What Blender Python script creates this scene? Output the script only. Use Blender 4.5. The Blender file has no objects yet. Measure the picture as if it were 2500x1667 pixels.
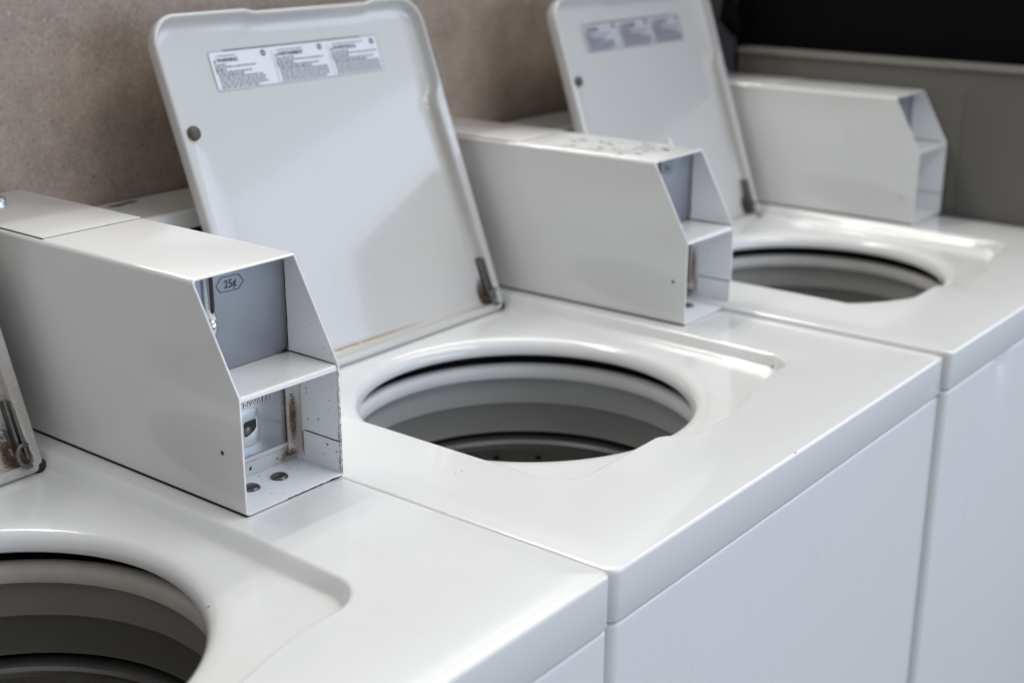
import bpy, math, random
import numpy as np
from mathutils import Matrix, Vector
R = math.radians
S = bpy.context.scene

# ------------------------------------------------------------------ camera
cam_d = bpy.data.cameras.new('camera'); cam = bpy.data.objects.new('camera', cam_d)
S.collection.objects.link(cam); S.camera = cam
cam_d.sensor_width = 36.0; cam_d.lens = 3302.23 / 2500 * 36.0
cam_d.clip_start = 0.05; cam_d.clip_end = 100
yaw, pit, rol = R(-51.8407), R(-18.0904), R(0.1721)
fwd = Vector((-math.sin(yaw) * math.cos(pit), math.cos(yaw) * math.cos(pit), math.sin(pit)))
rgt = Vector((math.cos(yaw), math.sin(yaw), 0)); upv = rgt.cross(fwd)
r2 = rgt * math.cos(rol) + upv * math.sin(rol); u2 = -rgt * math.sin(rol) + upv * math.cos(rol)
M = Matrix((r2, u2, -fwd)).transposed().to_4x4(); M.translation = Vector((-0.77866, -0.51147, 0.48692))
cam.matrix_world = M
cam_d.dof.use_dof = True; cam_d.dof.focus_distance = 1.19; cam_d.dof.aperture_fstop = 4.1
cam_d.dof.aperture_blades = 0

# ------------------------------------------------------------------ light
world = bpy.data.worlds.new('World'); S.world = world; world.use_nodes = True
bg = world.node_tree.nodes['Background']
def _room(nt):
    # the shop around the row: pale ceiling, window wall right of the aisle, dim end to the left
    L = nt.links
    co = nt.nodes.new('ShaderNodeTexCoord').outputs['Generated']
    def dot(v):
        n = nt.nodes.new('ShaderNodeVectorMath'); n.operation = 'DOT_PRODUCT'; L.new(co, n.inputs[0]); n.inputs[1].default_value = v
        return n.outputs['Value']
    def ss(v, lo, hi):
        n = nt.nodes.new('ShaderNodeMapRange'); n.interpolation_type = 'SMOOTHSTEP'; L.new(v, n.inputs[0]); n.inputs[1].default_value = lo; n.inputs[2].default_value = hi
        return n.outputs[0]
    def mix(f, a, b):
        n = nt.nodes.new('ShaderNodeMix'); n.data_type = 'RGBA'; L.new(f, n.inputs[0])
        for i, v in ((6, a), (7, b)):
            if hasattr(v, 'links'): L.new(v, n.inputs[i])
            else: n.inputs[i].default_value = (*v, 1)
        return n.outputs[2]
    c = mix(ss(dot((0.62, -0.78, 0.0)), -0.35, 0.95), (0.50, 0.48, 0.45), (0.84, 0.96, 1.22))
    ce = mix(ss(dot((1, -0.25, 0)), -0.7, 0.6), (0.50, 0.50, 0.49), (1.72, 1.77, 1.84))
    c = mix(ss(dot((0, 0, 1)), 0.30, 0.92), c, ce)
    c = mix(ss(dot((0, 0, -1)), 0.02, 0.5), c, (0.16, 0.16, 0.17))
    return c
world.node_tree.links.new(_room(world.node_tree), bg.inputs[0]); bg.inputs[1].default_value = 0.61

def area(name, loc, target, sx, sy, power, col):
    d = bpy.data.lights.new(name, 'AREA'); d.shape = 'RECTANGLE'; d.size = sx; d.size_y = sy
    d.energy = power; d.color = col
    o = bpy.data.objects.new(name, d); S.collection.objects.link(o); o.location = loc
    v = Vector(target) - Vector(loc)
    o.rotation_euler = v.to_track_quat('-Z', 'Y').to_euler()
    return o
# twin fluorescent tubes over the back of the row
WARM = (1.0, 0.965, 0.90)
area('tube_light', (0.95, 1.26, 2.05), (0.95, 0.9, 0), 3.0, 0.08, 17, WARM)
area('tube_light', (0.95, 1.46, 2.05), (0.95, 0.9, 0), 3.0, 0.08, 12, WARM)
# ceiling fixtures over the aisle
area('ceiling_light', (2.3, -0.5, 2.3), (2.0, 0.2, 0), 4.8, 0.32, 40, (1.0, 0.98, 0.94))
# daylight from the shop window, right of and before the row
area('window_light', (3.9, -1.95, 1.15), (0.4, 0.5, 0.1), 2.2, 1.3, 15, (0.70, 0.82, 1.0))
area('window_light', (1.3, -3.4, 0.60), (0.9, 0.3, 0.0), 2.6, 1.3, 34, (0.68, 0.80, 1.0))

S.view_settings.view_transform = 'Standard'
try: S.view_settings.look = 'None'
except Exception: pass
S.view_settings.exposure = 0.02; S.view_settings.gamma = 1.0
S.view_settings.use_curve_mapping = False

# ------------------------------------------------------------------ materials
def new_mat(name):
    m = bpy.data.materials.new(name); m.use_nodes = True
    nt = m.node_tree; return m, nt, nt.nodes['Principled BSDF']

def N(nt, t, **k):
    n = nt.nodes.new(t)
    for a, b in k.items(): setattr(n, a, b)
    return n

def mixc(nt, fac, a, b):
    n = N(nt, 'ShaderNodeMix', data_type='RGBA')
    L = nt.links
    if hasattr(fac, 'links'): L.new(fac, n.inputs[0])
    else: n.inputs[0].default_value = fac
    for s, v in ((6, a), (7, b)):
        if hasattr(v, 'links'): L.new(v, n.inputs[s])
        else: n.inputs[s].default_value = (*v, 1)
    return n.outputs[2]

def math_(nt, op, a, b=None, c=None, clamp=False):
    n = N(nt, 'ShaderNodeMath', operation=op); n.use_clamp = clamp
    for i, v in enumerate((a, b, c)):
        if v is None: continue
        if hasattr(v, 'links'): nt.links.new(v, n.inputs[i])
        else: n.inputs[i].default_value = v
    return n.outputs[0]

def ramp01(nt, v, lo, hi):
    n = N(nt, 'ShaderNodeMapRange'); n.clamp = True
    nt.links.new(v, n.inputs[0]); n.inputs[1].default_value = lo; n.inputs[2].default_value = hi
    return n.outputs[0]

def noise(nt, co, scale, detail=4, rough=0.6):
    n = N(nt, 'ShaderNodeTexNoise'); nt.links.new(co, n.inputs['Vector'])
    n.inputs['Scale'].default_value = scale; n.inputs['Detail'].default_value = detail
    n.inputs['Roughness'].default_value = rough
    return n.outputs[0]

def specks(nt, co, scale, frac, size):
    """sparse little chips: voronoi cells, few of them switched on"""
    v = N(nt, 'ShaderNodeTexVoronoi'); nt.links.new(co, v.inputs['Vector']); v.inputs['Scale'].default_value = scale
    sep = N(nt, 'ShaderNodeSeparateColor'); nt.links.new(v.outputs['Color'], sep.inputs[0])
    on = math_(nt, 'LESS_THAN', sep.outputs[0], frac)
    rad = math_(nt, 'MULTIPLY', sep.outputs[1], size)
    wob = noise(nt, co, scale * 6, 2)
    d = math_(nt, 'ADD', v.outputs['Distance'], math_(nt, 'MULTIPLY', wob, size * 0.5))
    return math_(nt, 'MULTIPLY', on, math_(nt, 'LESS_THAN', d, rad))

def dist_mask(nt, co, p, r0, r1, scl=(1, 1, 1)):
    """1 inside r0 of p falling to 0 at r1"""
    s = N(nt, 'ShaderNodeVectorMath', operation='SUBTRACT'); nt.links.new(co, s.inputs[0]); s.inputs[1].default_value = p
    m = N(nt, 'ShaderNodeVectorMath', operation='MULTIPLY'); nt.links.new(s.outputs[0], m.inputs[0]); m.inputs[1].default_value = scl
    l = N(nt, 'ShaderNodeVectorMath', operation='LENGTH'); nt.links.new(m.outputs[0], l.inputs[0])
    return math_(nt, 'SUBTRACT', 1.0, ramp01(nt, l.outputs[1], r0, r1))

def enamel(name, base=(0.80, 0.80, 0.785), rough=0.22, speck=(), rust=(), stain_shade=(), chips=(), dirt=0.05, coat=0.75, bump=0.02):
    m, nt, p = new_mat(name); L = nt.links
    co = N(nt, 'ShaderNodeTexCoord').outputs['Object']
    nz = noise(nt, co, 3.2, 2, .5)
    col = mixc(nt, math_(nt, 'MULTIPLY', ramp01(nt, nz, 0.35, 0.8), dirt * 4), base, (base[0] * .93, base[1] * .91, base[2] * .85))
    nb = noise(nt, co, 38, 6, 0.7)
    mp = N(nt, 'ShaderNodeMapping'); mp.inputs['Scale'].default_value = (26, 7, 9); mp.inputs['Rotation'].default_value = (0.2, 0.1, 0.5); L.new(co, mp.inputs['Vector'])
    sm = noise(nt, mp.outputs[0], 1.0, 6, 0.75)       # faint rubbed-in smears
    col = mixc(nt, math_(nt, 'MULTIPLY', ramp01(nt, sm, .56, .74), 0.30), col, (base[0] * .86, base[1] * .85, base[2] * .82))
    fine = noise(nt, co, 420, 3, 0.6)                 # dust grains
    col = mixc(nt, math_(nt, 'MULTIPLY', ramp01(nt, fine, .66, .74), 0.35), col, (base[0] * .6, base[1] * .58, base[2] * .52))
    rgh = math_(nt, 'ADD', rough - 0.02, math_(nt, 'MULTIPLY', nb, 0.04))
    for (pt, r0, r1, scl, c, amt) in stain_shade:
        k = dist_mask(nt, co, pt, r0, r1, scl)
        k = math_(nt, 'MULTIPLY', k, math_(nt, 'MULTIPLY', ramp01(nt, noise(nt, co, 60, 4), 0.2, 0.5), amt))
        col = mixc(nt, k, col, c)
    for (pt, r0, r1, scl) in rust:
        k = dist_mask(nt, co, pt, r0, r1, scl)
        g = noise(nt, co, 520, 6, 0.8)
        k2 = ramp01(nt, math_(nt, 'ADD', math_(nt, 'MULTIPLY', k, 0.55), math_(nt, 'MULTIPLY', g, 0.9)), 0.66, 0.80)
        k2 = math_(nt, 'MULTIPLY', k2, ramp01(nt, k, 0.0, 0.25))
        rc = mixc(nt, ramp01(nt, noise(nt, co, 120, 4), 0.35, 0.6), (0.035, 0.022, 0.014), (0.13, 0.07, 0.03))
        col = mixc(nt, k2, col, rc)
        rgh = math_(nt, 'MAXIMUM', rgh, math_(nt, 'MULTIPLY', k2, 0.8))
    for (sc, fr, sz) in speck:
        k = specks(nt, co, sc, fr, sz)
        col = mixc(nt, k, col, (0.03, 0.03, 0.028))
    for (pt, r0, r1, scl, sc, thr) in chips:
        k = dist_mask(nt, co, pt, r0, r1, scl)
        g = math_(nt, 'ADD', noise(nt, co, sc, 3, 0.5), math_(nt, 'MULTIPLY', k, 0.22))
        kk = math_(nt, 'MULTIPLY', math_(nt, 'GREATER_THAN', g, thr), math_(nt, 'GREATER_THAN', k, 0.02))
        col = mixc(nt, kk, col, (0.035, 0.035, 0.045))
    L.new(col, p.inputs['Base Color']); L.new(rgh, p.inputs['Roughness'])
    p.inputs['Coat Weight'].default_value = coat; p.inputs['Coat Roughness'].default_value = 0.07
    if bump:
        b = N(nt, 'ShaderNodeBump'); b.inputs['Strength'].default_value = bump; b.inputs['Distance'].default_value = 0.002
        L.new(noise(nt, co, 14, 3), b.inputs['Height']); L.new(b.outputs[0], p.inputs['Normal'])
    return m

def plain(name, col, rough=0.5, metal=0.0, nscale=60, var=0.15, bump=0.0):
    m, nt, p = new_mat(name)
    co = N(nt, 'ShaderNodeTexCoord').outputs['Object']
    n = noise(nt, co, nscale, 5)
    c = mixc(nt, n, tuple(x * (1 - var) for x in col), tuple(min(1, x * (1 + var)) for x in col))
    nt.links.new(c, p.inputs['Base Color'])
    nt.links.new(math_(nt, 'ADD', rough - .06, math_(nt, 'MULTIPLY', n, .12)), p.inputs['Roughness'])
    p.inputs['Metallic'].default_value = metal
    if bump:
        b = N(nt, 'ShaderNodeBump'); b.inputs['Strength'].default_value = bump; b.inputs['Distance'].default_value = 0.001
        nt.links.new(n, b.inputs['Height']); nt.links.new(b.outputs[0], p.inputs['Normal'])
    return m

m_ring = plain('pale_plastic', (0.70, 0.70, 0.68), 0.42, 0, 22, .16)
m_tubcover = plain('grey_tub_plastic', (0.38, 0.38, 0.36), 0.42, 0, 20, .08)
m_tubwall = plain('dark_tub_plastic', (0.25, 0.25, 0.235), 0.45, 0, 20, .08)
m_steel = plain('basket_steel', (0.34, 0.33, 0.32), 0.30, 0.9, 40, .12)
m_dark = plain('dark_void', (0.012, 0.012, 0.012), 0.6)
m_rubber = plain('rubber', (0.085, 0.08, 0.065), 0.55, 0, 200, .3)
m_dullblack = plain('dull_black', (0.02, 0.019, 0.018), 0.6)
m_bolt = plain('dull_bolt_steel', (0.13, 0.125, 0.12), 0.26, 0.9, 90, .2)
m_chrome = plain('chrome', (0.72, 0.73, 0.75), 0.12, 1.0, 60, .12, 0.05)
m_hinge = plain('worn_hinge_steel', (0.17, 0.165, 0.16), 0.38, 0.8, 120, .5)
m_ink = plain('print_ink', (0.05, 0.05, 0.075), 0.6)
m_inkgrey = plain('fine_print', (0.09, 0.09, 0.12), 0.6)
m_sticker = plain('sticker_film', (0.80, 0.80, 0.83), 0.4, 0, 80, .02)
m_stickerworn = plain('greyed_sticker', (0.50, 0.50, 0.53), 0.45, 0, 80, .05)
m_panel_dark = plain('control_panel_black', (0.02, 0.02, 0.022), 0.35)
m_black = plain('black_board', (0.003, 0.003, 0.0035), 0.9, 0, 9, .5); m_black.node_tree.nodes['Principled BSDF'].inputs['Specular IOR Level'].default_value = .12
m_beige = plain('beige_panel_paint', (0.125, 0.12, 0.105), 0.4, 0, 6, .05)
m_floor = plain('floor_tile', (0.22, 0.21, 0.20), 0.4, 0, 3, .15)
m_plug = plain('plug', (0.62, 0.61, 0.56), 0.5)
m_letter_shadow = plain('painted_letter_shadow', (0.10, 0.11, 0.125), 0.5, 0.4)

m_inner = enamel('meter_inside_paint', (0.74, 0.75, 0.76), 0.3, speck=((170, 0.05, 0.30),), dirt=.04)
m_cab = enamel('cabinet_paint', (0.80, 0.80, 0.80), 0.24, speck=((24, 0.05, 0.035),), coat=.3, bump=.015)

# laminate of the low wall
def wall_mat():
    m, nt, p = new_mat('stone_laminate'); co = N(nt, 'ShaderNodeTexCoord').outputs['Object']
    a = noise(nt, co, 16, 8, 0.7); b = noise(nt, co, 60, 6, 0.72); c = noise(nt, co, 210, 5, 0.7)
    col = mixc(nt, ramp01(nt, a, .35, .65), (0.26, 0.200, 0.155), (0.35, 0.28, 0.225))
    col = mixc(nt, math_(nt, 'MULTIPLY', ramp01(nt, b, .5, .72), .5), col, (0.40, 0.30, 0.21))
    col = mixc(nt, math_(nt, 'MULTIPLY', ramp01(nt, c, .54, .68), .46), col, (0.46, 0.42, 0.40))
    col = mixc(nt, math_(nt, 'MULTIPLY', ramp01(nt, c, .44, .31), .66), col, (0.10, 0.085, 0.075))
    k = specks(nt, co, 60, .16, .34)
    col = mixc(nt, math_(nt, 'MULTIPLY', k, .5), col, (0.055, 0.045, 0.04))
    nt.links.new(col, p.inputs['Base Color']); p.inputs['Roughness'].default_value = .42
    return m
m_wall = wall_mat()

# ------------------------------------------------------------------ object helpers
def link(name, me, mats, parent=None, loc=(0, 0, 0), smooth=True):
    o = bpy.data.objects.new(name, me); S.collection.objects.link(o)
    for m in (mats if isinstance(mats, (list, tuple)) else [mats]): me.materials.append(m)
    if smooth:
        me.polygons.foreach_set('use_smooth', [True] * len(me.polygons))
        try: me.set_sharp_from_angle(angle=R(40))
        except Exception: pass
    o.location = loc
    if parent is not None: o.parent = parent
    return o

def mesh_from(v, f, mi=None):
    me = bpy.data.meshes.new('m'); me.from_pydata([tuple(map(float, p)) for p in v], [], f)
    if mi: me.polygons.foreach_set('material_index', mi)
    me.validate(); me.update(); return me

class MB:
    def __init__(s): s.v = []; s.f = []; s.m = []
    def add(s, v, f, mi=0):
        n = len(s.v); s.v += [tuple(p) for p in v]; s.f += [tuple(i + n for i in q) for q in f]; s.m += [mi] * len(f)
    def box(s, x0, x1, y0, y1, z0, z1, mi=0):
        v = [(x, y, z) for x in (x0, x1) for y in (y0, y1) for z in (z0, z1)]
        s.add(v, [(0, 1, 3, 2), (4, 6, 7, 5), (0, 4, 5, 1), (2, 3, 7, 6), (0, 2, 6, 4), (1, 5, 7, 3)], mi)
    def rbox(s, x0, x1, y0, y1, z0, z1, b=.001, mi=0, seg=2):
        import bmesh
        bm = bmesh.new(); bmesh.ops.create_cube(bm, size=1)
        for q in bm.verts:
            q.co = Vector(((x0 + x1) / 2 + q.co.x * (x1 - x0), (y0 + y1) / 2 + q.co.y * (y1 - y0), (z0 + z1) / 2 + q.co.z * (z1 - z0)))
        bmesh.ops.bevel(bm, geom=bm.edges[:], offset=b, segments=seg, affect='EDGES', profile=.5)
        bm.verts.ensure_lookup_table()
        s.add([q.co[:] for q in bm.verts], [tuple(w.index for w in q.verts) for q in bm.faces], mi); bm.free()
    def lathe(s, prof, axis='z', c=(0, 0, 0), n=32, mi=0, cap=False):
        vs = []; k = len(prof)
        for i in range(n):
            a = 2 * math.pi * i / n
            for r, h in prof:
                p = (r * math.cos(a), r * math.sin(a), h)
                if axis == 'y': p = (p[0], p[2], p[1])
                if axis == 'x': p = (p[2], p[0], p[1])
                vs.append((p[0] + c[0], p[1] + c[1], p[2] + c[2]))
        fs = []
        for i in range(n):
            j = (i + 1) % n
            for t in range(k - 1): fs.append((i * k + t, j * k + t, j * k + t + 1, i * k + t + 1))
        s.add(vs, fs, mi)
    def tube(s, pts, r, n=10, mi=0):
        vs = []; fs = []
        P = [Vector(p) for p in pts]
        for i, p in enumerate(P):
            d = (P[min(i + 1, len(P) - 1)] - P[max(i - 1, 0)]).normalized()
            a = d.orthogonal().normalized() if i == 0 else (a - d * a.dot(d)).normalized()
            b = d.cross(a)
            rr = r[i] if isinstance(r, (list, tuple)) else r
            for j in range(n):
                t = 2 * math.pi * j / n; vs.append(tuple(p + a * rr * math.cos(t) + b * rr * math.sin(t)))
        for i in range(len(P) - 1):
            for j in range(n): fs.append((i * n + j, i * n + (j + 1) % n, (i + 1) * n + (j + 1) % n, (i + 1) * n + j))
        fs.append(tuple(range(n))[::-1]); fs.append(tuple((len(P) - 1) * n + j for j in range(n)))
        s.add(vs, fs, mi)
    def prism(s, poly, y0, y1, mi=0):
        """polygon in x,z extruded along y"""
        n = len(poly); v = [(x, y0, z) for x, z in poly] + [(x, y1, z) for x, z in poly]
        f = [tuple(range(n)), tuple(range(2 * n - 1, n - 1, -1))] + [(i, (i + 1) % n + 0, (i + 1) % n + n, i + n) for i in range(n)]
        s.add(v, f, mi)
    def build(s, name, mats, parent=None, smooth=True, loc=(0, 0, 0)):
        me = mesh_from(s.v, s.f, s.m); 
        import bmesh
        bm = bmesh.new(); bm.from_mesh(me); bmesh.ops.recalc_face_normals(bm, faces=bm.faces[:]); bm.to_mesh(me); bm.free()
        return link(name, me, mats, parent, loc, smooth)

_font = {}
def text_mesh(txt, size, bold=0.0, align='CENTER'):
    c = bpy.data.curves.new('t', 'FONT'); c.body = txt; c.size = size; c.align_x = align; c.align_y = 'CENTER'
    c.offset = bold; c.resolution_u = 3
    o = bpy.data.objects.new('t', c); S.collection.objects.link(o)
    dg = bpy.context.evaluated_depsgraph_get(); me = bpy.data.meshes.new_from_object(o.evaluated_get(dg))
    v = [q.co[:] for q in me.vertices]; f = [tuple(p.vertices) for p in me.polygons]
    bpy.data.objects.remove(o); bpy.data.curves.remove(c); bpy.data.meshes.remove(me)
    return v, f

def thing(name, label, cat, loc=(0, 0, 0), group=None, rz=0):
    o = bpy.data.objects.new(name, None); S.collection.objects.link(o); o.location = loc; o.rotation_euler.z = rz
    o.empty_display_size = .1; o['label'] = label; o['category'] = cat
    if group: o['group'] = group
    return o

# ------------------------------------------------------------------ star-shaped loop surfaces
def sd_rrect(x, y, x0, x1, y0, y1, r):
    cx, cy, hx, hy = (x0 + x1) / 2, (y0 + y1) / 2, (x1 - x0) / 2, (y1 - y0) / 2
    qx = np.abs(x - cx) - hx + r; qy = np.abs(y - cy) - hy + r
    return np.hypot(np.maximum(qx, 0), np.maximum(qy, 0)) + np.minimum(np.maximum(qx, qy), 0) - r

def smin(a, b, k):
    h = np.clip(.5 + .5 * (b - a) / k, 0, 1)
    return b * (1 - h) + a * h - k * h * (1 - h)

def ray_level(F, c, th, lev):
    lo = np.zeros_like(th) + .001; hi = np.zeros_like(th) + 1.2
    for _ in range(40):
        mid = (lo + hi) / 2
        v = F(c[0] + mid * np.cos(th), c[1] + mid * np.sin(th)) - lev
        lo = np.where(v < 0, mid, lo); hi = np.where(v < 0, hi, mid)
    return (lo + hi) / 2

def loops_mesh(c, th, loops, close_last=None, flip=False):
    """loops: list of (radius array, height array|float); returns verts (x,y,h) & faces"""
    n = len(th); v = []; f = []
    for r, z in loops:
        z = np.zeros(n) + z
        v += list(zip(c[0] + r * np.cos(th), c[1] + r * np.sin(th), z))
    for k in range(len(loops) - 1):
        for i in range(n):
            j = (i + 1) % n; f.append((k * n + i, k * n + j, (k + 1) * n + j, (k + 1) * n + i))
    if close_last is not None:
        v.append((c[0], c[1], close_last)); o = (len(loops) - 1) * n
        for i in range(n): f.append((o + i, o + (i + 1) % n, len(v) - 1))
    return v, f

P = 0.68; G = 0.0016
OCX = (-0.362, -0.367, -0.367)

def make_deck(parent, mat, n=0):
    OC = (OCX[n], .327); xr_ = (-.1325, -.1245, -.1245)[n]
    outer = lambda x, y: sd_rrect(x, y, -P + G, -G, 0.0, 0.665, .010)
    def rec(x, y):
        t_ = np.clip((.32 - y) / .19, 0, 1); x = x + .008 * t_ * t_ * np.clip((x + .32) / .16, 0, 1)
        s0 = np.clip((x + .428) / .040, 0, 1); s1 = np.clip((-.185 - x) / .150, 0, 1)
        y = y + .026 * (s0 * s0 * (3 - 2 * s0)) * (s1 * s1 * (3 - 2 * s1)) * np.clip((.30 - y) / .15, 0, 1)
        return sd_rrect(x, y, -.570, xr_, .124, .578, .034)
    th = list(np.linspace(-math.pi, math.pi, 721)[:-1])
    for cx, cy in ((-P + G, 0), (-G, 0), (-G, .665), (-P + G, .665), (-.57, .124), (-.13, .124)):
        a = math.atan2(cy - OC[1], cx - OC[0]); th += list(a + np.linspace(-.055, .055, 36))
    th = np.array(sorted(set(np.round(((np.array(th) + math.pi) % (2 * math.pi)) - math.pi, 6))))
    fr = np.clip((-np.sin(th) - .45) / .3, 0, 1); fr = fr * fr * (3 - 2 * fr)      # front side: steeper wall
    lo = []
    A = lambda lev: ray_level(outer, OC, th, lev)
    rr = .0034
    lo += [(A(-.012), -.0470), (A(-.0025), -.0470), (A(-.0006), -.0464), (A(0.0), -.0450), (A(0.0), -.006)]
    for t in (15, 30, 45, 60, 75, 90):
        t = R(t); lo.append((A(-rr * (1 - math.cos(t))), -.0013 - rr * (1 - math.sin(t))))
    lo += [(A(-.008), -.0011), (A(-.014), -.0006), (A(-.022), -.0001), (A(-.032), 0.0)]
    B = lambda lev: ray_level(rec, OC, th, lev)
    for lev, z in ((.004, 0), (.0025, -.0001), (.0012, -.0005), (0, -.0013)): lo.append((B(lev), z))
    w = 1 - .55 * fr
    b0 = B(0.0)
    for lev, z in ((-.0010, -.0022), (-.0028, -.0047), (-.0068, -.0110), (-.0084, -.0131), (-.0100, -.0144), (-.0125, -.0152), (-.016, -.0155), (-.022, -.0156)):
        lo.append((b0 - (b0 - B(lev)) * w, z))
    rf = lo[-1][0]
    for k, (r, z) in enumerate(((.206, -.0162), (.200, -.0167), (.195, -.0174), (.1900, -.0187), (.1865, -.0205), (.1838, -.0232), (.1820, -.0262), (.1808, -.0295), (.1802, -.0328), (.1803, -.0350), (.1815, -.0363), (.186, -.0369), (.205, -.0371))):
        r = np.zeros_like(th) + r
        if k < 7: r = np.minimum(r, rf - .0006 * (k + 1))
        lo.append((r, z))
    v, f = loops_mesh(OC, th, lo)
    me = mesh_from(v, f)
    import bmesh
    bm = bmesh.new(); bm.from_mesh(me); bmesh.ops.recalc_face_normals(bm, faces=bm.faces[:])
    if sum(q.normal.z * q.calc_area() for q in bm.faces) < 0: bmesh.ops.reverse_faces(bm, faces=bm.faces[:])
    bm.to_mesh(me); bm.free()
    o = link('top_deck', me, mat, parent)
    return o

RING = [plain('grimy_ring_plastic', (0.66, 0.60, 0.54), .45, 0, 26, .22), plain('clean_ring_plastic', (0.86, 0.86, 0.86), .4, 0, 22, .08), plain('dull_ring_plastic', (0.70, 0.68, 0.65), .45, 0, 22, .12)]
COVER = [plain('brown_tub_plastic', (0.27, 0.24, 0.22), .45, 0, 20, .1), plain('grey_tub_plastic', (0.42, 0.43, 0.42), .42, 0, 20, .08), m_tubcover]
WALLM = [plain('dark_brown_tub', (0.14, 0.135, 0.12), .45, 0, 20, .1), plain('mid_grey_tub', (0.31, 0.315, 0.30), .45, 0, 20, .08), m_tubwall]
def make_drum(parent, n=0):
    c = (OCX[n], .327, 0)
    mb = MB(); mb.lathe([(.208, -.064), (.206, -.055), (.202, -.0530), (.198, -.0520), (.1945, -.0526), (.1915, -.0543), (.1898, -.0568), (.1890, -.061), (.1888, -.066), (.1896, -.0690), (.193, -.0710), (.203, -.0715)], c=c, n=128)
    mb.build('tub_ring', RING[n], parent)
    mb = MB(); mb.lathe([(.205, -.0720), (.2015, -.0735), (.1985, -.082), (.1970, -.100), (.1962, -.1035), (.1975, -.1055)], c=c, n=128)
    mb.build('tub_cover', COVER[n], parent)
    mb = MB(); mb.lathe([(.1978, -.1055), (.1990, -.110), (.1998, -.138), (.1985, -.1425), (.202, -.1445), (.210, -.145)], c=c, n=128)
    mb.build('tub_wall', WALLM[n], parent)
    mb = MB()
    prof = [(.206, -.149), (.198, -.150), (.1925, -.1525), (.1910, -.156), (.1925, -.1595), (.198, -.162), (.2035, -.166), (.2045, -.170), (.2045, -.33), (.2035, -.345), (.195, -.356), (.02, -.362), (.0, -.362)]
    mb.lathe(prof, c=c, n=128)
    n = 24
    for row in range(5):
        z = -.181 - row * .034
        for k in range(n):
            a = 2 * math.pi * (k + .5 * (row % 2) + .2) / n
            ctr = Vector((c[0] + .2037 * math.cos(a), c[1] + .2037 * math.sin(a), z)); t = Vector((-math.sin(a), math.cos(a), 0))
            vs = [tuple(ctr + t * .0042 * math.cos(q) + Vector((0, 0, 1)) * .0034 * math.sin(q)) for q in [2 * math.pi * i / 12 for i in range(12)]]
            mb.add(vs, [tuple(range(12))], 1)
    mb.build('wash_basket', [m_steel, m_dark], parent)
    mb = MB(); mb.lathe([(.236, -.0366), (.236, -.40), (.0, -.40)], c=c, n=96); mb.build('outer_tub', m_dark, parent)

def make_cabinet(parent, mat, dent=False):
    """front and side sheet metal below the deck, front face 1 mm behind the deck apron"""
    # rounded vertical corners, rounded top edge, as a loop loft (front seen)
    c = (-.34, .33)
    F = lambda x, y: sd_rrect(x, y, -P + G + .0005, -G - .0005, .0015, .655, .010)
    th = list(np.linspace(-math.pi, math.pi, 361)[:-1])
    for cx, cy in ((-P + G, 0), (-G, 0), (-G, .655), (-P + G, .655)):
        a = math.atan2(cy - c[1], cx - c[0]); th += list(a + np.linspace(-.055, .055, 36))
    th = np.array(sorted(set(np.round(th, 6))))
    A = lambda l: ray_level(F, c, th, l)
    z0 = -.0496; lo = [(A(-.03), z0)]
    rr = .0032
    for t in (90, 75, 60, 45, 30, 15, 0):
        t = R(t); lo.append((A(-rr * (1 - math.cos(t))), z0 - rr * (1 - math.sin(t))))
    for z in (-.06, -.07, -.085, -.11, -.2, -.4, -.6, -.86): lo.append((A(0), z))
    v, f = loops_mesh(c, th, lo)
    if dent:
        nv = []
        for x, y, z in v:
            g = math.exp(-((x + .493) / .020) ** 2 - ((z + .058) / .022) ** 2)
            if y < .1: y += .006 * g; z -= .0065 * g * (1 if z > -.07 else 0)
            nv.append((x, y, z))
        v = nv
    me = mesh_from(v, f)
    import bmesh
    bm = bmesh.new(); bm.from_mesh(me); bmesh.ops.recalc_face_normals(bm, faces=bm.faces[:]); bm.to_mesh(me); bm.free()
    link('cabinet', me, mat, parent)
    mb = MB(); mb.box(-P + G + .008, -G - .008, .012, .645, -.90, -.86); mb.build('toe_base', m_dullblack, parent)

def make_console(parent, mat, marks):
    mb = MB()
    # cross-section in y,z extruded along x (top cap with rounded front edge)
    pr = [(.762, .166), (.672, .1665)]
    for t in (80, 60, 40, 20, 0): pr.append((.668 - .008 * math.cos(R(t)) + .002, .1585 + .008 * math.sin(R(t))))
    pr += [(.662, .150), (.664, .1462), (.668, .1450), (.700, .1450), (.762, .1450)]
    x0, x1 = -P + G, -.122
    n = len(pr)
    v = [(x0, y, z) for y, z in pr] + [(x1, y, z) for y, z in pr]
    f = [(i, (i + 1) % n, (i + 1) % n + n, i + n) for i in range(n)] + [tuple(range(n)), tuple(range(2 * n - 1, n - 1, -1))]
    mb.add(v, f)
    if marks:
        for (x, y, sx, sy) in ((-.572, .745, .012, .004), (-.553, .748, .010, .004), (-.602, .716, .010, .004)):
            mb.add([(x + sx * math.cos(a) * (1 + .25 * math.sin(3 * a)), y + sy * math.sin(a), .1668) for a in [2 * math.pi * i / 14 for i in range(14)]], [tuple(range(14))], 1)
    cap = mb.build('console', [mat, m_hinge], parent)
    mb = MB(); mb.rbox(x0 + .004, x1 - .004, .680, .760, -.02, .1448, .002)
    mb.build('control_panel', m_panel_dark, cap)

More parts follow.
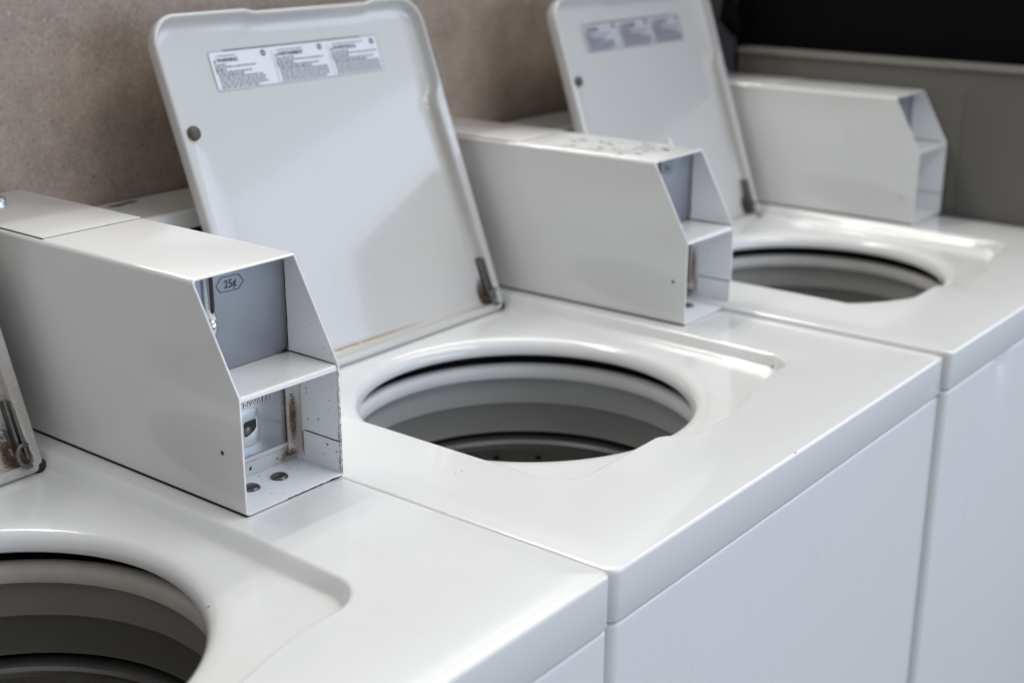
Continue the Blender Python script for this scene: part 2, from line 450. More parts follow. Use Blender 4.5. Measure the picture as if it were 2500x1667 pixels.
# ------------------------------------------------------------------ lid
TH = R(20.5)
def warning_label(parent, y, worn=False):
    """flat sticker on the inside of the lid; local x right, z up, faces -y"""
    mb = MB(); x0, x1, z0, z1 = -.4855, -.2200, .3150, .3600
    F = lambda x, z: sd_rrect(x, z, x0, x1, z0, z1, .004)
    c = ((x0 + x1) / 2, (z0 + z1) / 2)
    ths = []
    for k in range(160): ths.append(-math.pi + 2 * math.pi * k / 160)
    for cx, cz in ((x0, z0), (x1, z0), (x1, z1), (x0, z1)):
        a = math.atan2(cz - c[1], cx - c[0]); ths += list(a + np.linspace(-.03, .03, 14))
    ths = np.array(sorted(ths))
    def ring(l0, l1, yy, mi):
        a = ray_level(F, c, ths, l0); b = ray_level(F, c, ths, l1)
        n = len(ths)
        v = [(c[0] + r * math.cos(t), yy, c[1] + r * math.sin(t)) for r, t in zip(a, ths)] + [(c[0] + r * math.cos(t), yy, c[1] + r * math.sin(t)) for r, t in zip(b, ths)]
        mb.add(v, [(i, (i + 1) % n, n + (i + 1) % n, n + i) for i in range(n)], mi)
    a = ray_level(F, c, ths, 0.0)
    mb.add([(c[0] + r * math.cos(t), y, c[1] + r * math.sin(t)) for r, t in zip(a, ths)], [tuple(range(len(ths)))], 0)
    ring(-.0004, -.0010, y - .0002, 2)
    yi = y - .0003
    def q(xa, xb, za, zb, mi): mb.add([(xa, yi, za), (xb, yi, za), (xb, yi, zb), (xa, yi, zb)], [(0, 1, 2, 3)], mi)
    rnd = random.Random(4)
    def words(xa, xb, z, h, mi):
        x = xa
        while x < xb - .001:
            w = min(rnd.uniform(.0014, .0065), xb - x); q(x, x + w * .88, z - h / 2, z + h / 2, mi); x += w + .0006
    words(x0 + .022, x1 - .028, z1 - .0007, .0016, 1)
    W = (x1 - x0) / 3
    heads = ('WARNING', 'AVERTISSEMENT', 'ADVERTENCIA')
    for k in range(3):
        xa = x0 + .004 + k * W + (.001 if k else 0); xb = x0 + (k + 1) * W - .004
        if k: q(xa - .0026, xa - .0021, z0 + .002, z1 - .006, 2)
        words(xa + .006, xa + .034 + .012 * k, z1 - .0062, .0011, 2)
        cx, cz = xb - .006, z1 - .0075
        n = 18
        mb.add([(cx + .0036 * math.cos(t), yi, cz + .0036 * math.sin(t)) for t in [2 * math.pi * i / n for i in range(n)]], [tuple(range(n))], 1)
        mb.add([(cx + .0019 * math.cos(t), yi - .0001, cz + .0010 * math.sin(t)) for t in [2 * math.pi * i / n for i in range(n)]], [tuple(range(n))], 0)
        v, f = text_mesh(heads[k], .0062, .00018, 'LEFT')
        wd = max(p[0] for p in v); s = min(1, .040 / wd)
        mb.add([(xa + .0058 + p[0] * s, yi, z1 - .0112 + p[1]) for p in v], f, 1)
        mb.add([(xa + .0010, yi, z1 - .0135), (xa + .0046, yi, z1 - .0135), (xa + .0028, yi, z1 - .0098)], [(0, 1, 2)], 1)
        z = z1 - .0160
        rows = ((.018, 2), (.060, 2), (.016, 1), (.052, 2), (.040, 1), (.066, 2), (.070, 2), (.068, 2), (.072, 2), (.058, 2))
        for i, (ln, mi) in enumerate(rows):
            words(xa + (.001 if i < 4 else .003), min(xa + ln * (1 + .1 * k) + (.01 if k else 0), xb), z, (.0018 if mi == 1 else .0015), 2 if mi == 2 else 1)
            z -= .00285
    return mb.build('warning_label', [m_stickerworn if worn else m_sticker, m_ink, m_ink if worn else m_inkgrey], parent, smooth=False)

def make_lid(parent, mat, th=TH, worn=False):
    c = (-.352, .19)
    x0, x1, zb, zt = -.5625, -.1405, -.014, .4015
    def F(x, z):
        d = np.where(z > .19, sd_rrect(x, z, x0, x1, zb, zt, .036), sd_rrect(x, z, x0, x1, zb, zt, .012))
        grip = np.clip((.105 - np.abs(x + .325)) / .018, 0, 1); grip = grip * grip * (3 - 2 * grip)
        return d + .0035 * grip * (z > .36)
    t = list(np.linspace(-math.pi, math.pi, 601)[:-1])
    for cx, cz in ((x0, zb), (x1, zb), (x1, zt), (x0, zt)):
        a = math.atan2(cz - c[1], cx - c[0]); t += list(a + np.linspace(-.11, .11, 30))
    for s_ in (.262, .285):
        for xx in (x0, x1): t += list(math.atan2(s_ - c[1], xx - c[0]) + np.linspace(-.03, .03, 8))
    t = np.array(sorted(set(np.round(t, 6))))
    A = lambda l: ray_level(F, c, t, l)
    ra = A(0.0); X = c[0] + ra * np.cos(t); Z = c[1] + ra * np.sin(t)
    # flange width: narrow above the bumpers, wide by them, tapering below
    side = (np.abs(X - (x0 + x1) / 2) > .19)
    w = np.full_like(X, .0042)
    low = np.clip((Z + .0) / .27, 0, 1)
    wl = .0105 + .0075 * low
    k = np.clip((.296 - Z) / .030, 0, 1); k = k * k * (3 - 2 * k)
    w = np.where(side, .0042 * (1 - k) + wl * k, w)
    w = np.where(Z < .0, .0085, w)
    ker = np.ones(9) / 9
    w = np.convolve(np.r_[w[-4:], w, w[:4]], ker, 'valid')
    def AW(extra):      # radius at level -(w+extra), per-vertex level
        lo = np.full_like(t, .001); hi = np.full_like(t, 1.0)
        for _ in range(40):
            m = (lo + hi) / 2; v = F(c[0] + m * np.cos(t), c[1] + m * np.sin(t)) + (w + extra)
            lo = np.where(v < 0, m, lo); hi = np.where(v < 0, hi, m)
        return (lo + hi) / 2
    lo = [(A(-.03), .0225), (A(-.012), .0222), (A(-.006), .0205), (A(-.002), .0165), (A(0), .0120), (A(0), .0030), (A(-.0006), .0012), (A(-.0018), .0003), (A(-.003), 0)]
    lo += [(AW(-.0008), 0.0), (AW(.0002), .0004), (AW(.0008), .0016), (AW(.0014), .0070), (AW(.0030), .0115), (AW(.0065), .0142), (AW(.012), .0155), (AW(.020), .0161), (AW(.030), .0162), (AW(.032), .0162), (AW(.05), .0162)]
    v, f = loops_mesh(c, t, lo, close_last=.0162)
    # close the back
    n = len(t); v.append((c[0], c[1], .0226)); f += [((i + 1) % n, i, len(v) - 1) for i in range(n)]
    v = [(x, h, z) for x, z, h in v]
    me = mesh_from(v, f)
    import bmesh
    bm = bmesh.new(); bm.from_mesh(me); bmesh.ops.recalc_face_normals(bm, faces=bm.faces[:]); bm.to_mesh(me); bm.free()
    lid = link('lid', me, mat, parent, (0, .540, 0)); lid.rotation_euler.x = -th
    for bx, bz in ((-.5475, .272),):
        mb = MB(); mb.lathe([(.0, -.0050), (.003, -.0050), (.0058, -.0042), (.0078, -.0022), (.0082, .0), (.0070, .0012), (.0075, .003)], axis='y', c=(bx, -.0008, bz), n=28)
        mb.lathe([(.0, -.0054), (.0016, -.0053), (.0018, -.0048)], axis='y', c=(bx, -.0008, bz), n=14)
        mb.build('bumper', m_rubber, lid)
    mb = MB(); mb.lathe([(0, .0035), (.0022, .0032), (.0036, .0018), (.0040, 0), (.0038, -.004)], axis='x', c=(-.1405, .0055, .270), n=18)
    mb.build('bumper', m_hinge, lid)
    warning_label(lid, .0156, worn)
    mb = MB(); mb.rbox(-.1582, -.1548, .0050, .0155, .006, .058, .0008)
    mb.rbox(-.1545, -.1522, .0015, .0040, .000, .056, .0006)
    pts = [(-.1575 + .009 * math.cos(R(a)), -.001 - .004 * math.sin(R(a / 2)), .004 + .010 * math.sin(R(a))) for a in range(60, 300, 15)]
    mb.tube(pts, .0021, 10)
    mb.build('hinge_arm', m_hinge, lid)
    mb = MB(); mb.lathe([(.0100 * math.cos(R(a)), .0085 * math.sin(R(a))) for a in range(-90, 91, 15)], c=(-.1445, .0095, -.0095), n=18)
    mb.build('hinge_pivot', m_dullblack, lid)
    if worn: lid.scale.z = .94; lid.location.z = -.003
    return lid

# ------------------------------------------------------------------ coin box
def make_coin_box(parent, n, mat, mat_in, bk=.1041, byt=.3394, side_plug=False, loc=(0, 0, 0), rz=0.0, detail=True):
    bx, bw, by, bh, yr, t = .00457, .11286, .2888, .19595, .757, .0024
    xl, xr = bx - bw, bx
    # box local origin: front right foot
    ox, oy = bx, by
    def tr(p): return (p[0] - ox, p[1] - oy, p[2])
    def yf(z):
        return by if z <= bk else by + (byt - by) * (z - bk) / (bh - bk)
    def section(off, rr):
        """closed loop in x,z, offset inwards by off"""
        a, b, z0, z1 = xl + off, xr - off, .0008 + off, bh - off
        pts = []
        def arc(cx, cz, r, a0, a1, k=5):
            for i in range(k + 1):
                q = R(a0 + (a1 - a0) * i / k); pts.append((cx + r * math.cos(q), cz + r * math.sin(q)))
        rl = max(rr - off, .0006); rs = max(.0018 - off, .0005)
        arc(a + rl, z1 - rl, rl, 90, 180); pts.append((a, bk + .0)); 
        arc(a + rl, z0 + rl, rl, 180, 270)
        arc(b - rs, z0 + rs, rs, 270, 360, 3); pts.append((b, bk))
        arc(b - rs, z1 - rs, rs, 0, 90, 3)
        return pts
    o_, i_ = section(0, .005), section(t, .005)
    k = len(o_); v = []
    for pts, dy in ((o_, 0.0008), (o_, 0.0), (i_, 0.0), (i_, .0)):
        pass
    rings = []
    rings.append([(x, yr, z) for x, z in o_])
    rings.append([(x, yf(z) + .0006, z) for x, z in o_])
    mid_o = section(.0005, .005)
    rings.append([(x, yf(z), z) for x, z in mid_o])
    mid_i = section(t - .0004, .005)
    rings.append([(x, yf(z), z) for x, z in mid_i])
    rings.append([(x, yf(z) + .0005, z) for x, z in i_])
    rings.append([(x, yr - .003, z) for x, z in i_])
    v = [tr(p) for r_ in rings for p in r_]
    f = []; mi = []
    for a in range(len(rings) - 1):
        for i in range(k):
            j = (i + 1) % k; f.append((a * k + i, a * k + j, (a + 1) * k + j, (a + 1) * k + i)); mi.append(1 if a >= 4 else 0)
    f.append(tuple(range(k))); mi.append(0)
    me = mesh_from(v, f, mi)
    import bmesh
    bm = bmesh.new(); bm.from_mesh(me); bmesh.ops.recalc_face_normals(bm, faces=bm.faces[:]); bm.to_mesh(me); bm.free()
    B = link('coin_box', me, [mat, mat_in], parent, (ox + loc[0], oy + loc[1], loc[2])); B.rotation_euler.z = rz
    def T(mb): mb.v = [tr(p) for p in mb.v]; return mb
    # thin black strip standing in for the dark gap under the box
    mb = MB(); mb.box(xl + .0012, xr - .001, by + .0012, .655, -.0002, .0014); T(mb).build('base_gap_strip', m_dullblack, B)
    # raised service lid on the rear of the top
    mb = MB(); mb.rbox(xl + .0035, xr - .0022, .5505, .7555, bh - .0008, bh + .0012, .0006); T(mb).build('service_cover', mat, B)
    mb = MB(); mb.box(xl + .0030, xr - .0016, .5495, .7560, bh - .0006, bh + .00025); T(mb).build('cover_seam', m_dullblack, B)
    mb = MB(); mb.lathe([(.0095, bh + .001), (.0095, bh + .004), (.008, bh + .0052), (.004, bh + .0052), (.0035, bh + .0040), (0, bh + .0040)], c=(-.045, .722, 0), n=28); T(mb).build('lock', m_chrome, B)
    xi0, xi1 = xl + t, xr - t
    # shelf with rolled front lip
    zt = bk + .0003
    mb = MB()
    pr = [(.352, zt), (by + .004, zt), (by + .0022, zt - .0005), (by + .0010, zt - .0020), (by + .0008, zt - .0034), (by + .0016, zt - .0040), (by + .0026, zt - .0034), (by + .0030, zt - .0030), (by + .0045, zt - .0022), (.352, zt - .0022)]
    m_ = len(pr)
    mb.add([(xi0 + .0004, y, z) for y, z in pr] + [(xi1 - .0006, y, z - (.0016 if z < zt - .003 else 0)) for y, z in pr],
           [(i, (i + 1) % m_, (i + 1) % m_ + m_, i + m_) for i in range(m_)] + [tuple(range(m_)), tuple(range(2 * m_ - 1, m_ - 1, -1))])
    T(mb).build('shelf', mat, B)
    # upper face plate
    yp = .352
    mb = MB(); mb.rbox(xi0, xi1, yp, yp + .003, zt - .002, bh - t, .0004); T(mb).build('face_plate', m_plate, B)
    # price badge
    mb = MB()
    hx = [(-.0735, .1800), (-.0690, .1733), (-.0487, .1728), (-.0428, .1790), (-.0480, .1861), (-.0674, .1867)]
    if n == 0 or True:
        cx = sum(p[0] for p in hx) / 6; cz = sum(p[1] for p in hx) / 6
        if n == 1:
            hx = [(-.066, .186), (-.066, .174), (-.0575, .1715), (-.0475, .1725), (-.0455, .181), (-.050, .188)]
        inn = [(cx + (x - cx) * .945, cz + (z - cz) * .90) for x, z in hx]
        vv = [(x, yp - .0003, z) for x, z in hx + inn]
        mb.add(vv, [(i, (i + 1) % 6, 6 + (i + 1) % 6, 6 + i) for i in range(6)], 1)
        v_, f_ = text_mesh('25¢', .0098, .00018)
        mb.add([(-.0578 + p[0] * .95, yp - .0003, .1792 + p[1]) for p in v_], f_, 1)
        T(mb).build('price_badge', [m_plate, m_ink], B, smooth=False)
    # coin slide: black slot in a chrome bezel, chrome plunger heads
    mb = MB()
    mb.tube([(-.0835, yp - .0010, .1925), (-.0830, yp - .0010, .165), (-.0822, yp - .0010, .158), (-.0800, yp - .001, .1535)], [.0048, .0048, .0050, .0046], 14, 0)
    bez = T(mb).build('coin_slot', m_chrome, B)
    mb = MB(); mb.rbox(-.0845, -.0812, yp - .0068, yp - .0030, .1600, .1925, .0010)
    mb.tube([(-.0783, yp - .0010, .190), (-.0780, yp - .001, .160), (-.0790, yp - .0012, .1545), (-.0815, yp - .0012, .1520)], .0013, 8)
    mb.tube([(-.0830, yp - .001, .136), (-.0800, yp - .001, .132), (-.0795, yp - .001, .120)], .0012, 8)
    T(mb).build('slot_opening', m_dark, B)
    for (x, z, r, l) in ((-.0835, .1475, .0052, 1.5), (-.0735, .1085, .0042, 1.0)):
        mb = MB()
        prof = [(r * math.cos(R(a)), r * l * math.sin(R(a))) for a in range(-90, 91, 15)]
        mb.lathe(prof, c=(x, yp - .004, z), n=20); T(mb).build('plunger', m_chrome, B)
    # lower frame with its opening
    fy = .337; fx = -.0150; fz = .0245
    mb = MB()
    mb.rbox(fx, xi1 - .0002, fy, fy + .0025, .0125, zt - .0025, .0005)
    pr = [(.3385, fz), (.3392, fz + .0006), (.3410, fz + .0004), (.3410, fz - .003), (.3500, .0030), (.3470, .0030)]
    m_ = len(pr)
    mb.add([(xi0 + .0002, y, z) for y, z in pr] + [(xi1 - .0006, y, z) for y, z in pr],
           [(i, (i + 1) % m_, (i + 1) % m_ + m_, i + m_) for i in range(m_)] + [tuple(range(m_)), tuple(range(2 * m_ - 1, m_ - 1, -1))])
    T(mb).build('frame', m_frame, B)
    # chrome mechanism face with the D shaped window and cast name
    yc = .3400
    D = [(-.0635, .0570), (-.0620, .0583), (-.0500, .0590), (-.0492, .0580), (-.0493, .0510), (-.0515, .0480), (-.0573, .0452), (-.0630, .0440)]
    mb = MB(); mb.rbox(xi0 + .001, fx + .006, yc, yc + .003, .020, zt - .004, .0004)
    T(mb).build('coin_chute', m_face, B)
    mb = MB()
    cx = sum(p[0] for p in D) / 8; cz = sum(p[1] for p in D) / 8
    K = 24                                    # raised bright boss around the window, flat right flank
    bo = []
    for i in range(K):
        a = 2 * math.pi * i / K
        bo.append((cx + max(-.022, min(.0100, .024 * math.cos(a))), cz + (.0165 if math.sin(a) > 0 else .0185) * math.sin(a)))
    D2 = []
    for i in range(K):
        a = 2 * math.pi * i / K; dx, dz = math.cos(a), math.sin(a); best = 0
        for j in range(8):
            (xa, za), (xb, zb_) = D[j], D[(j + 1) % 8]; ex, ez = xb - xa, zb_ - za
            det = dx * (-ez) + ex * dz
            if abs(det) < 1e-12: continue
            tt = ((xa - cx) * (-ez) + ex * (za - cz)) / det; uu = (dx * (za - cz) - dz * (xa - cx)) / det
            if tt > 0 and -1e-6 <= uu <= 1 + 1e-6: best = tt
        D2.append((cx + dx * best, cz + dz * best))
    rings = [[(x, yc - .0001, z) for x, z in bo], [(cx + (x - cx) * .93, yc - .0007, cz + (z - cz) * .90) for x, z in bo],
             [(cx + (x - cx) * 1.12, yc - .0010, cz + (z - cz) * 1.12) for x, z in D2], [(x, yc - .0008, z) for x, z in D2], [(x, yc - .0004, z) for x, z in D2]]
    vv = [p for r_ in rings for p in r_]
    mb.add(vv, [(r_ * K + i, r_ * K + (i + 1) % K, r_ * K + K + (i + 1) % K, r_ * K + K + i) for r_ in range(4) for i in range(K)], 0)
    mb.add([(x, yc - .0004, z) for x, z in D2], [tuple(range(K))], 1)
    mb.lathe([(0, -.0018), (.0028, -.0016), (.0046, -.0008), (.0050, 0)], axis='y', c=(-.0585, yc - .0004, .0498), n=16, mi=2)
    T(mb).build('coin_window', [m_boss, m_dark, m_bolt], B)
    mb = MB(); v_, f_ = text_mesh('GREENWALD', .0065, .0000)
    wd = max(p[0] for p in v_) - min(p[0] for p in v_); s = .0520 / wd; s2 = .0047 / (max(p[1] for p in v_) - min(p[1] for p in v_))
    base = [(-.0563 + p[0] * s, .0735 + p[1] * s2) for p in v_]
    mb.add([(x, yc - .0005, z) for x, z in base], f_, 1)
    mb.add([(x - .0003, yc - .0003, z - .0003) for x, z in base], f_, 0)  # dark offset copy paints a shadow edge behind the letters
    T(mb).build('cast_lettering', [m_letter_shadow, m_engrave2], B, smooth=False)
    # bolts on the floor
    for x, y in ((-.0388, .3250), (-.0700, .3262)):
        mb = MB(); z = .0012 + t
        mb.lathe([(.0079, z), (.0078, z + .0008), (.0068, z + .0020), (.0046, z + .0030), (.0022, z + .0034), (0, z + .0035)], c=(x, y, 0), n=32)
        T(mb).build('carriage_bolt', m_bolt, B)
    # seam of the wrapped sheet on the right inner wall
    mb = MB(); xs = xi1 - .00025
    def strip(y0, z0, y1, z1, w): mb.add([(xs, y0, z0 - w), (xs, y1, z1 - w), (xs, y1, z1 + w), (xs, y0, z0 + w)], [(0, 1, 2, 3)], 0)
    strip(.3345, .0330, by + .0004, .0330, .0006); strip(.3355, .0320, .3368, .0300, .0005)
    mb.add([(xs, .3362, .008), (xs, .3369, .008), (xs, .3369, .031), (xs, .3362, .031)], [(0, 1, 2, 3)], 0)
    mb.add([(xs, .352, zt), (xs, by + .003, zt), (xs, by + .003, zt + .0006), (xs, .335, zt + .0013), (xs, .352, zt + .0010)], [(0, 1, 2, 3, 4)], 0)
    # chips in the paint on the wall edge, floor and frame
    rnd = random.Random(10 + n)
    def blob(fn, r, k=9):
        ph = [rnd.uniform(.5, 1.3) for _ in range(k)]
        mb.add([fn(r * ph[i] * math.cos(2 * math.pi * i / k), r * ph[i] * math.sin(2 * math.pi * i / k)) for i in range(k)], [tuple(range(k))], 0)
    amt = (1.0, .45, .2)[n]
    if n == 0:
        for (y, z, r) in ((.3055, .0265, .0011), (.3075, .0275, .0005), (.2945, .0225, .0008), (.3300, .0740, .0008), (.2960, .1130, .0007), (.3040, .1165, .0006), (.3210, .1350, .0005)):
            blob(lambda a, b: (xs, y + a, z + b), r)
        z = .003
        while z < .098:        # ragged bare edge down the front of the right wall
            blob(lambda a, b: (xs - .0001, by + .0006 + abs(a), z + b), rnd.uniform(.0006, .0018 if z < .05 else .0010))
            if z < .05 or rnd.random() < .3: blob(lambda a, b: (xi1 + .0006 + a * .6, by - .0003, z + b), rnd.uniform(.0005, .0011))
            z += rnd.uniform(.0010, .0024)
        for (x, z, r) in ((-.0300, .0152, .0010), (-.0610, .0160, .0018), (-.0720, .0150, .0009), (-.0190, .0060, .0007), (-.0100, .050, .0006)):
            blob(lambda a, b: (x + a, fy - .0003, z + b), r)
    for i in range(int(26 * amt)):
        x = rnd.uniform(xi0 + .01, xi1 - .003); y = rnd.uniform(by + .004, .335)
        blob(lambda a, b: (x + a, y + b, .0012 + t + .0003), rnd.uniform(.0002, .0006))
    for i in range(int(16 * amt)):
        y = rnd.uniform(by + .004, .333); z = rnd.uniform(.006, .095)
        blob(lambda a, b: (xs, y + a, z + b), rnd.uniform(.0003, .0009))
    for i in range(int(14 * amt)):
        x = rnd.uniform(xi0 + .01, xi1 - .003); y = rnd.uniform(by + .006, .348)
        blob(lambda a, b: (x + a, y + b, zt + .0003), rnd.uniform(.00018, .0004))
    # brown crumbs gathered in the corners and down the face plate seam
    n_black = len(mb.f)
    for i in range(int(110 * amt)):
        d_ = abs(rnd.gauss(0, .0035)); u = rnd.random()
        if u < .35: blob(lambda a, b: (xi1 - .0004 - d_ + a, yp - .0003, zt + abs(rnd.gauss(0, .0018)) + b), rnd.uniform(.0002, .0006), 6)
        elif u < .6: blob(lambda a, b: (xi1 - .0006 - d_ + a, yp - abs(rnd.gauss(0, .0014)) - .0004 + b, zt + .0003), rnd.uniform(.0002, .0006), 6)
        elif u < .85: blob(lambda a, b: (xs, yp - .0004 - abs(rnd.gauss(0, .0006)) + a * .6, zt + rnd.random() ** 1.6 * .088 + b), rnd.uniform(.0002, .00045), 6)
        else: blob(lambda a, b: (xi1 - .0005 - rnd.random() ** 2 * .075 + a, yp - .0005 + b * .5, zt + .0003), rnd.uniform(.0002, .0004), 6)
    n_brown = len(mb.f)
    if n == 0:    # chipped lower front lip
        for q_ in range(6): blob(lambda a, b: (xr - .0012 + a, byt + .0010 + abs(b) * .6, bh + .0002), rnd.uniform(.0006, .0013))
        for (xa, xb) in ((-.060, -.050), (-.050, -.036), (-.033, -.022), (-.016, -.004)):
            x = xa
            while x < xb:
                blob(lambda a, b: (x + a * 1.6, by - .0004, .0010 + abs(b) * .6), rnd.uniform(.0007, .0018)); x += .0014
    T(mb); _v = [q.co[:] for q in B.data.vertices]; _f = [tuple(q.vertices) for q in B.data.polygons]; _m = [q.material_index for q in B.data.polygons]
    _n = len(_v); me2 = mesh_from(_v + mb.v, _f + [tuple(i + _n for i in q) for q in mb.f], _m + [3 if n_black <= i < n_brown else 2 for i in range(len(mb.f))])
    for mm in (mat, mat_in, m_chip, m_crumb): me2.materials.append(mm)
    me2.polygons.foreach_set('use_smooth', [True] * len(me2.polygons)); me2.set_sharp_from_angle(angle=R(40)); B.data = me2
    # grommet or hole low on the left side
    hz, hy = ((.0519, .3140), (.0535, .3064), (.0414, .3100))[n]
    mb = MB()
    if n == 2: mb.lathe([(0, -.0012), (.0035, -.0010), (.0045, 0)], axis='x', c=(xl, hy, hz), n=20)
    else: mb.lathe([(0, -.0002), (.0019, -.0003), (.0021, 0)], axis='x', c=(xl, hy, hz), n=18)
    T(mb).build('side_hole' if n != 2 else 'side_plug', m_plug if n == 2 else m_chip, B)
    return B

m_frame = enamel('meter_frame_paint', (0.66, 0.66, 0.65), 0.3,
                 rust=(((-.0130 - .00457, .3370 - .2888, .008), .002, .015, (1, 1, .8)), ((-.0090 - .00457, .3370 - .2888, .048), .000, .022, (2.6, 1, .5))),
                 stain_shade=(((-.0090 - .00457, .3370 - .2888, .04), .004, .05, (2, 1, .6), (0.30, 0.23, 0.16), 1.0),), speck=((300, .06, .3),))
m_plate = plain('brushed_plate', (0.27, 0.285, 0.315), 0.38, 0.25, 30, .06)
m_face = plain('cast_chute_metal', (0.50, 0.52, 0.55), 0.22, 0.9, 30, .1)
m_boss = plain('bright_cast_metal', (0.50, 0.515, 0.53), 0.38, 0.8, 30, .1)
m_engrave2 = plain('cast_letter_face', (0.50, 0.52, 0.55), 0.25, 0.9)
m_crumb = plain('rust_crumbs', (0.085, 0.055, 0.035), 0.8, 0, 400, .5)
m_chip = plain('bare_chip', (0.035, 0.032, 0.035), 0.6, 0, 300, .4)

# ------------------------------------------------------------------ the three machines
OFF = [((0, 0, 0), 0), ((.00887 + P - .004, .0036, -.0050), R(-.0373)), ((-.01128 + 2 * P, -.01153, .00174), R(-.43))]
LBL = ['white top loading washer nearest the camera, 25¢ coin box in sharp focus on its deck',
       'white washer in the middle of the row, whole open lid and warning sticker in view',
       'white top loading washer at the far end of the row beside the dark panel']
washers = []
for n in range(3):
    (ox, oy, oz), rz = OFF[n]
    W = thing('washing_machine', LBL[n], 'washing machine', (ox, oy, oz), 'coin operated washers standing in a row', rz)
    stains = [((-.138, .533, -.015), .004, .022, (1, 1, 1), (0.15, .08, .03), .8)]
    deck_m = enamel('deck_enamel', (0.80, 0.805, 0.80), .20, speck=((34, .04, .045),),
                    dirt=.05, stain_shade=([((-.2075, .213, -.022), .0006, .0022, (1, 1, .6), (.16, .07, .03), 2.5), ((-.2040, .222, -.022), .0005, .0018, (1, 1, .6), (.16, .07, .03), 2.5), ((-.204, .232, -.022), .0004, .0016, (1, 1, .6), (.2, .1, .05), 2.0)],
                    [((-.3731, .002, -.001), .0006, .0016, (1, 1, 1), (.02, .02, .02), 4), ((-.6038, .2175, 0), .0002, .0009, (1, 1, 1), (.08, .08, .08), 2), ((-.6123, .2177, 0), .0002, .0010, (1, 1, 1), (.08, .08, .08), 2), ((-.137, .150, -.012), .0006, .002, (1, 1, 1), (.2, .19, .17), 2.5), ((-.236, .106, -.005), .0006, .0022, (1, 2, 1), (.25, .24, .22), 2.5)], [])[n])
    make_deck(W, deck_m, n)
    make_drum(W, n)
    make_cabinet(W, m_cab, dent=(n == 2))
    cons_m = enamel('console_enamel', (0.78, 0.77, 0.74), .25, dirt=.12)
    make_console(W, cons_m, n == 1)
    rust = [((-.158, .015, .008), .006, .027 if n != 0 else .034, (1.5, 1.3, .7))]
    lid_stain_shade = [((-.159, .016, .19), .0, .017, (1.2, 1, .075), (.42, .38, .28), .8)]  # olive tint along the right inner wall
    if n == 1: lid_stain_shade.append(((-.250, .016, .09), .02, .19, (1, .3, 1.1), (.60, .575, .52), .55))  # warm shadow of the coin box beside it, painted into the lid colour
    if n == 1: lid_stain_shade.append(((-.395, .012, .0030), .0008, .0029, (.020, .25, 1), (.36, .25, .12), 1.2))
    if n == 0: lid_stain_shade.append(((-.160, .008, .05), .0, .040, (1, .2, .4), (.35, .28, .19), .8))
    lid_m = enamel('lid_enamel', (0.63, 0.62, 0.60), .20, rust=rust, stain_shade=lid_stain_shade, speck=((30, .03, .06),), dirt=.05)
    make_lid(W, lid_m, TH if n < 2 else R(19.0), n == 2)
    box_m = enamel('coin_box_enamel', (0.76, 0.755, 0.735), .26, speck=((60, .04, .06),) if n == 0 else ((40, .02, .06),), dirt=.05, bump=.03)
    bs = (-.00592, .00384, -.00097)[n]; byaw = R((-.286, .422, .441)[n])
    make_coin_box(W, n, box_m, m_inner, bk=.1041 + (.0114 if n == 2 else 0), byt=.3394 - (.0043 if n == 2 else 0), loc=(bs, 0, 0), rz=byaw)
    washers.append(W)

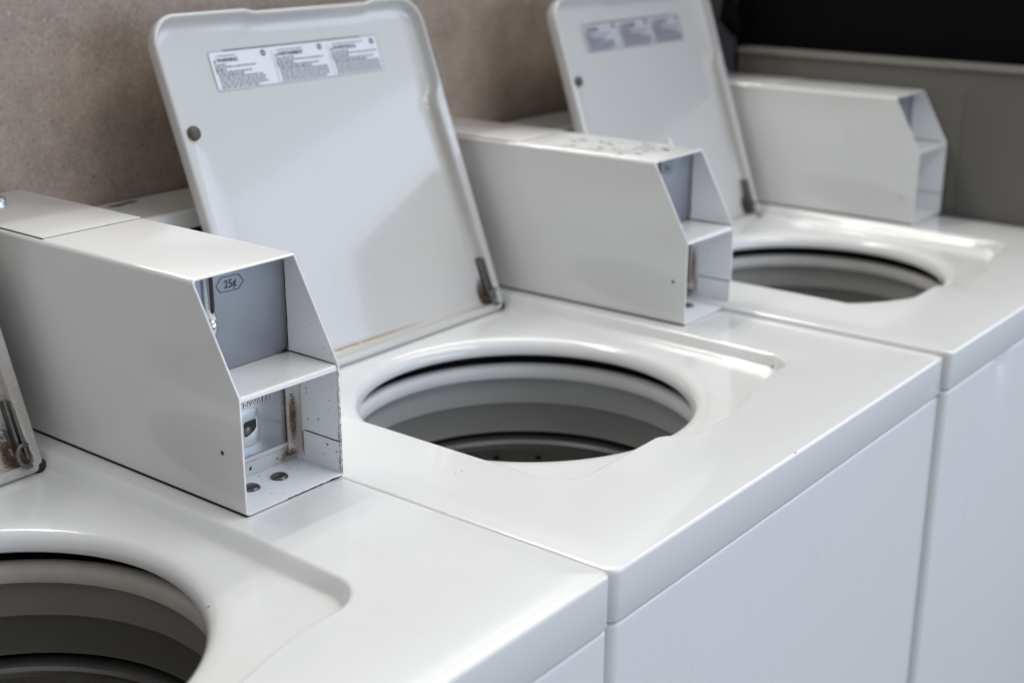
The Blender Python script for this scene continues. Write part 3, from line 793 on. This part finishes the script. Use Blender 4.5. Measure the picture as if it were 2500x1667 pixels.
# ------------------------------------------------------------------ dried label residue on the middle coin box
def residue():
    (ox, oy, oz), rz = OFF[1]
    rnd = random.Random(3)
    mb = MB(); z = .19595 + .0004
    def flake(x, y, r, h, mi):
        k = 9; ph = [rnd.uniform(.5, 1.4) for _ in range(k)]
        v = [(x + r * ph[i] * math.cos(6.283 * i / k), y + r * ph[i] * 1.5 * math.sin(6.283 * i / k), z + h) for i in range(k)]
        mb.add(v, [tuple(range(k))], mi)
    for i in range(46): flake(rnd.uniform(-.092, -.012), rnd.uniform(.37, .50), rnd.uniform(.0012, .0042), .0002 + .00001 * i, rnd.choice((0, 0, 1)))
    mb.rbox(-.098, -.010, .3985, .4000, z - .0002, z + .0005, .0002, 1)
    for i in range(7): flake(-.030 + rnd.uniform(-.008, .008), .365 + rnd.uniform(-.008, .008), rnd.uniform(.001, .003), .001, rnd.choice((0, 2)))
    pts = [(-.028, .362, z + .001), (-.026, .366, z + .004), (-.022, .371, z + .009), (-.021, .375, z + .014)]
    mb.tube(pts, [.0012, .0022, .0020, .0012], 8, 0)
    o = mb.build('label_residue', [plain('residue_white', (.74, .73, .70), .7), plain('residue_grey', (.40, .39, .37), .8), plain('residue_brown', (.33, .25, .15), .8)],
                 None, loc=(ox + .0038, oy, oz))
    o['label'] = 'dried peeling sticker residue on top of the middle coin box'; o['category'] = 'sticker residue'
residue()

# ------------------------------------------------------------------ wall behind, dark end, floor
mb = MB(); mb.rbox(-3.0, 1.62, .770, .85, -.92, .62, .003)
w = mb.build('wall', m_wall); w['label'] = 'mottled brown stone laminate wall behind the washers'; w['category'] = 'wall'; w['kind'] = 'structure'

E = thing('end_panel', 'dark beige metal side panel at the right end of the washer row', 'side panel', (1.362, 0, 0))
mb = MB(); mb.rbox(0, .03, -.02, .668, -.92, .2325, .002); mb.build('panel_sheet', m_beige, E)
mb = MB(); mb.rbox(-.006, .03, -.02, .668, .2328, .243, .003); mb.build('top_rim', plain('rim_paint', (.23, .22, .195), .35), E)
mb = MB(); mb.rbox(-.003, .001, 0.02, .256, -.5, .198, .002); mb.build('pressed_field', m_beige, E)
E.rotation_euler.x = 0

K = thing('tall_cabinet', 'tall black cabinet rising behind the beige end panel', 'cabinet', (1.40, 0, 0))
mb = MB(); mb.rbox(0, .6, .10, .700, -.92, 1.9, .01); mb.build('cabinet_body', m_black, K)
mb = MB()
for z in (.26, .36, .47): mb.tube([(-.004, .690, z), (-.020, .700, z + .03), (-.012, .705, z + .07)], [.010, .018, .010], 12)
mb.build('cable_loom', m_black, K)

mb = MB(); mb.box(-6, 6, -6, 6, -.93, -.92)
fl = mb.build('floor', m_floor, smooth=False); fl['kind'] = 'structure'; fl['label'] = 'grey floor under the washers'; fl['category'] = 'floor'
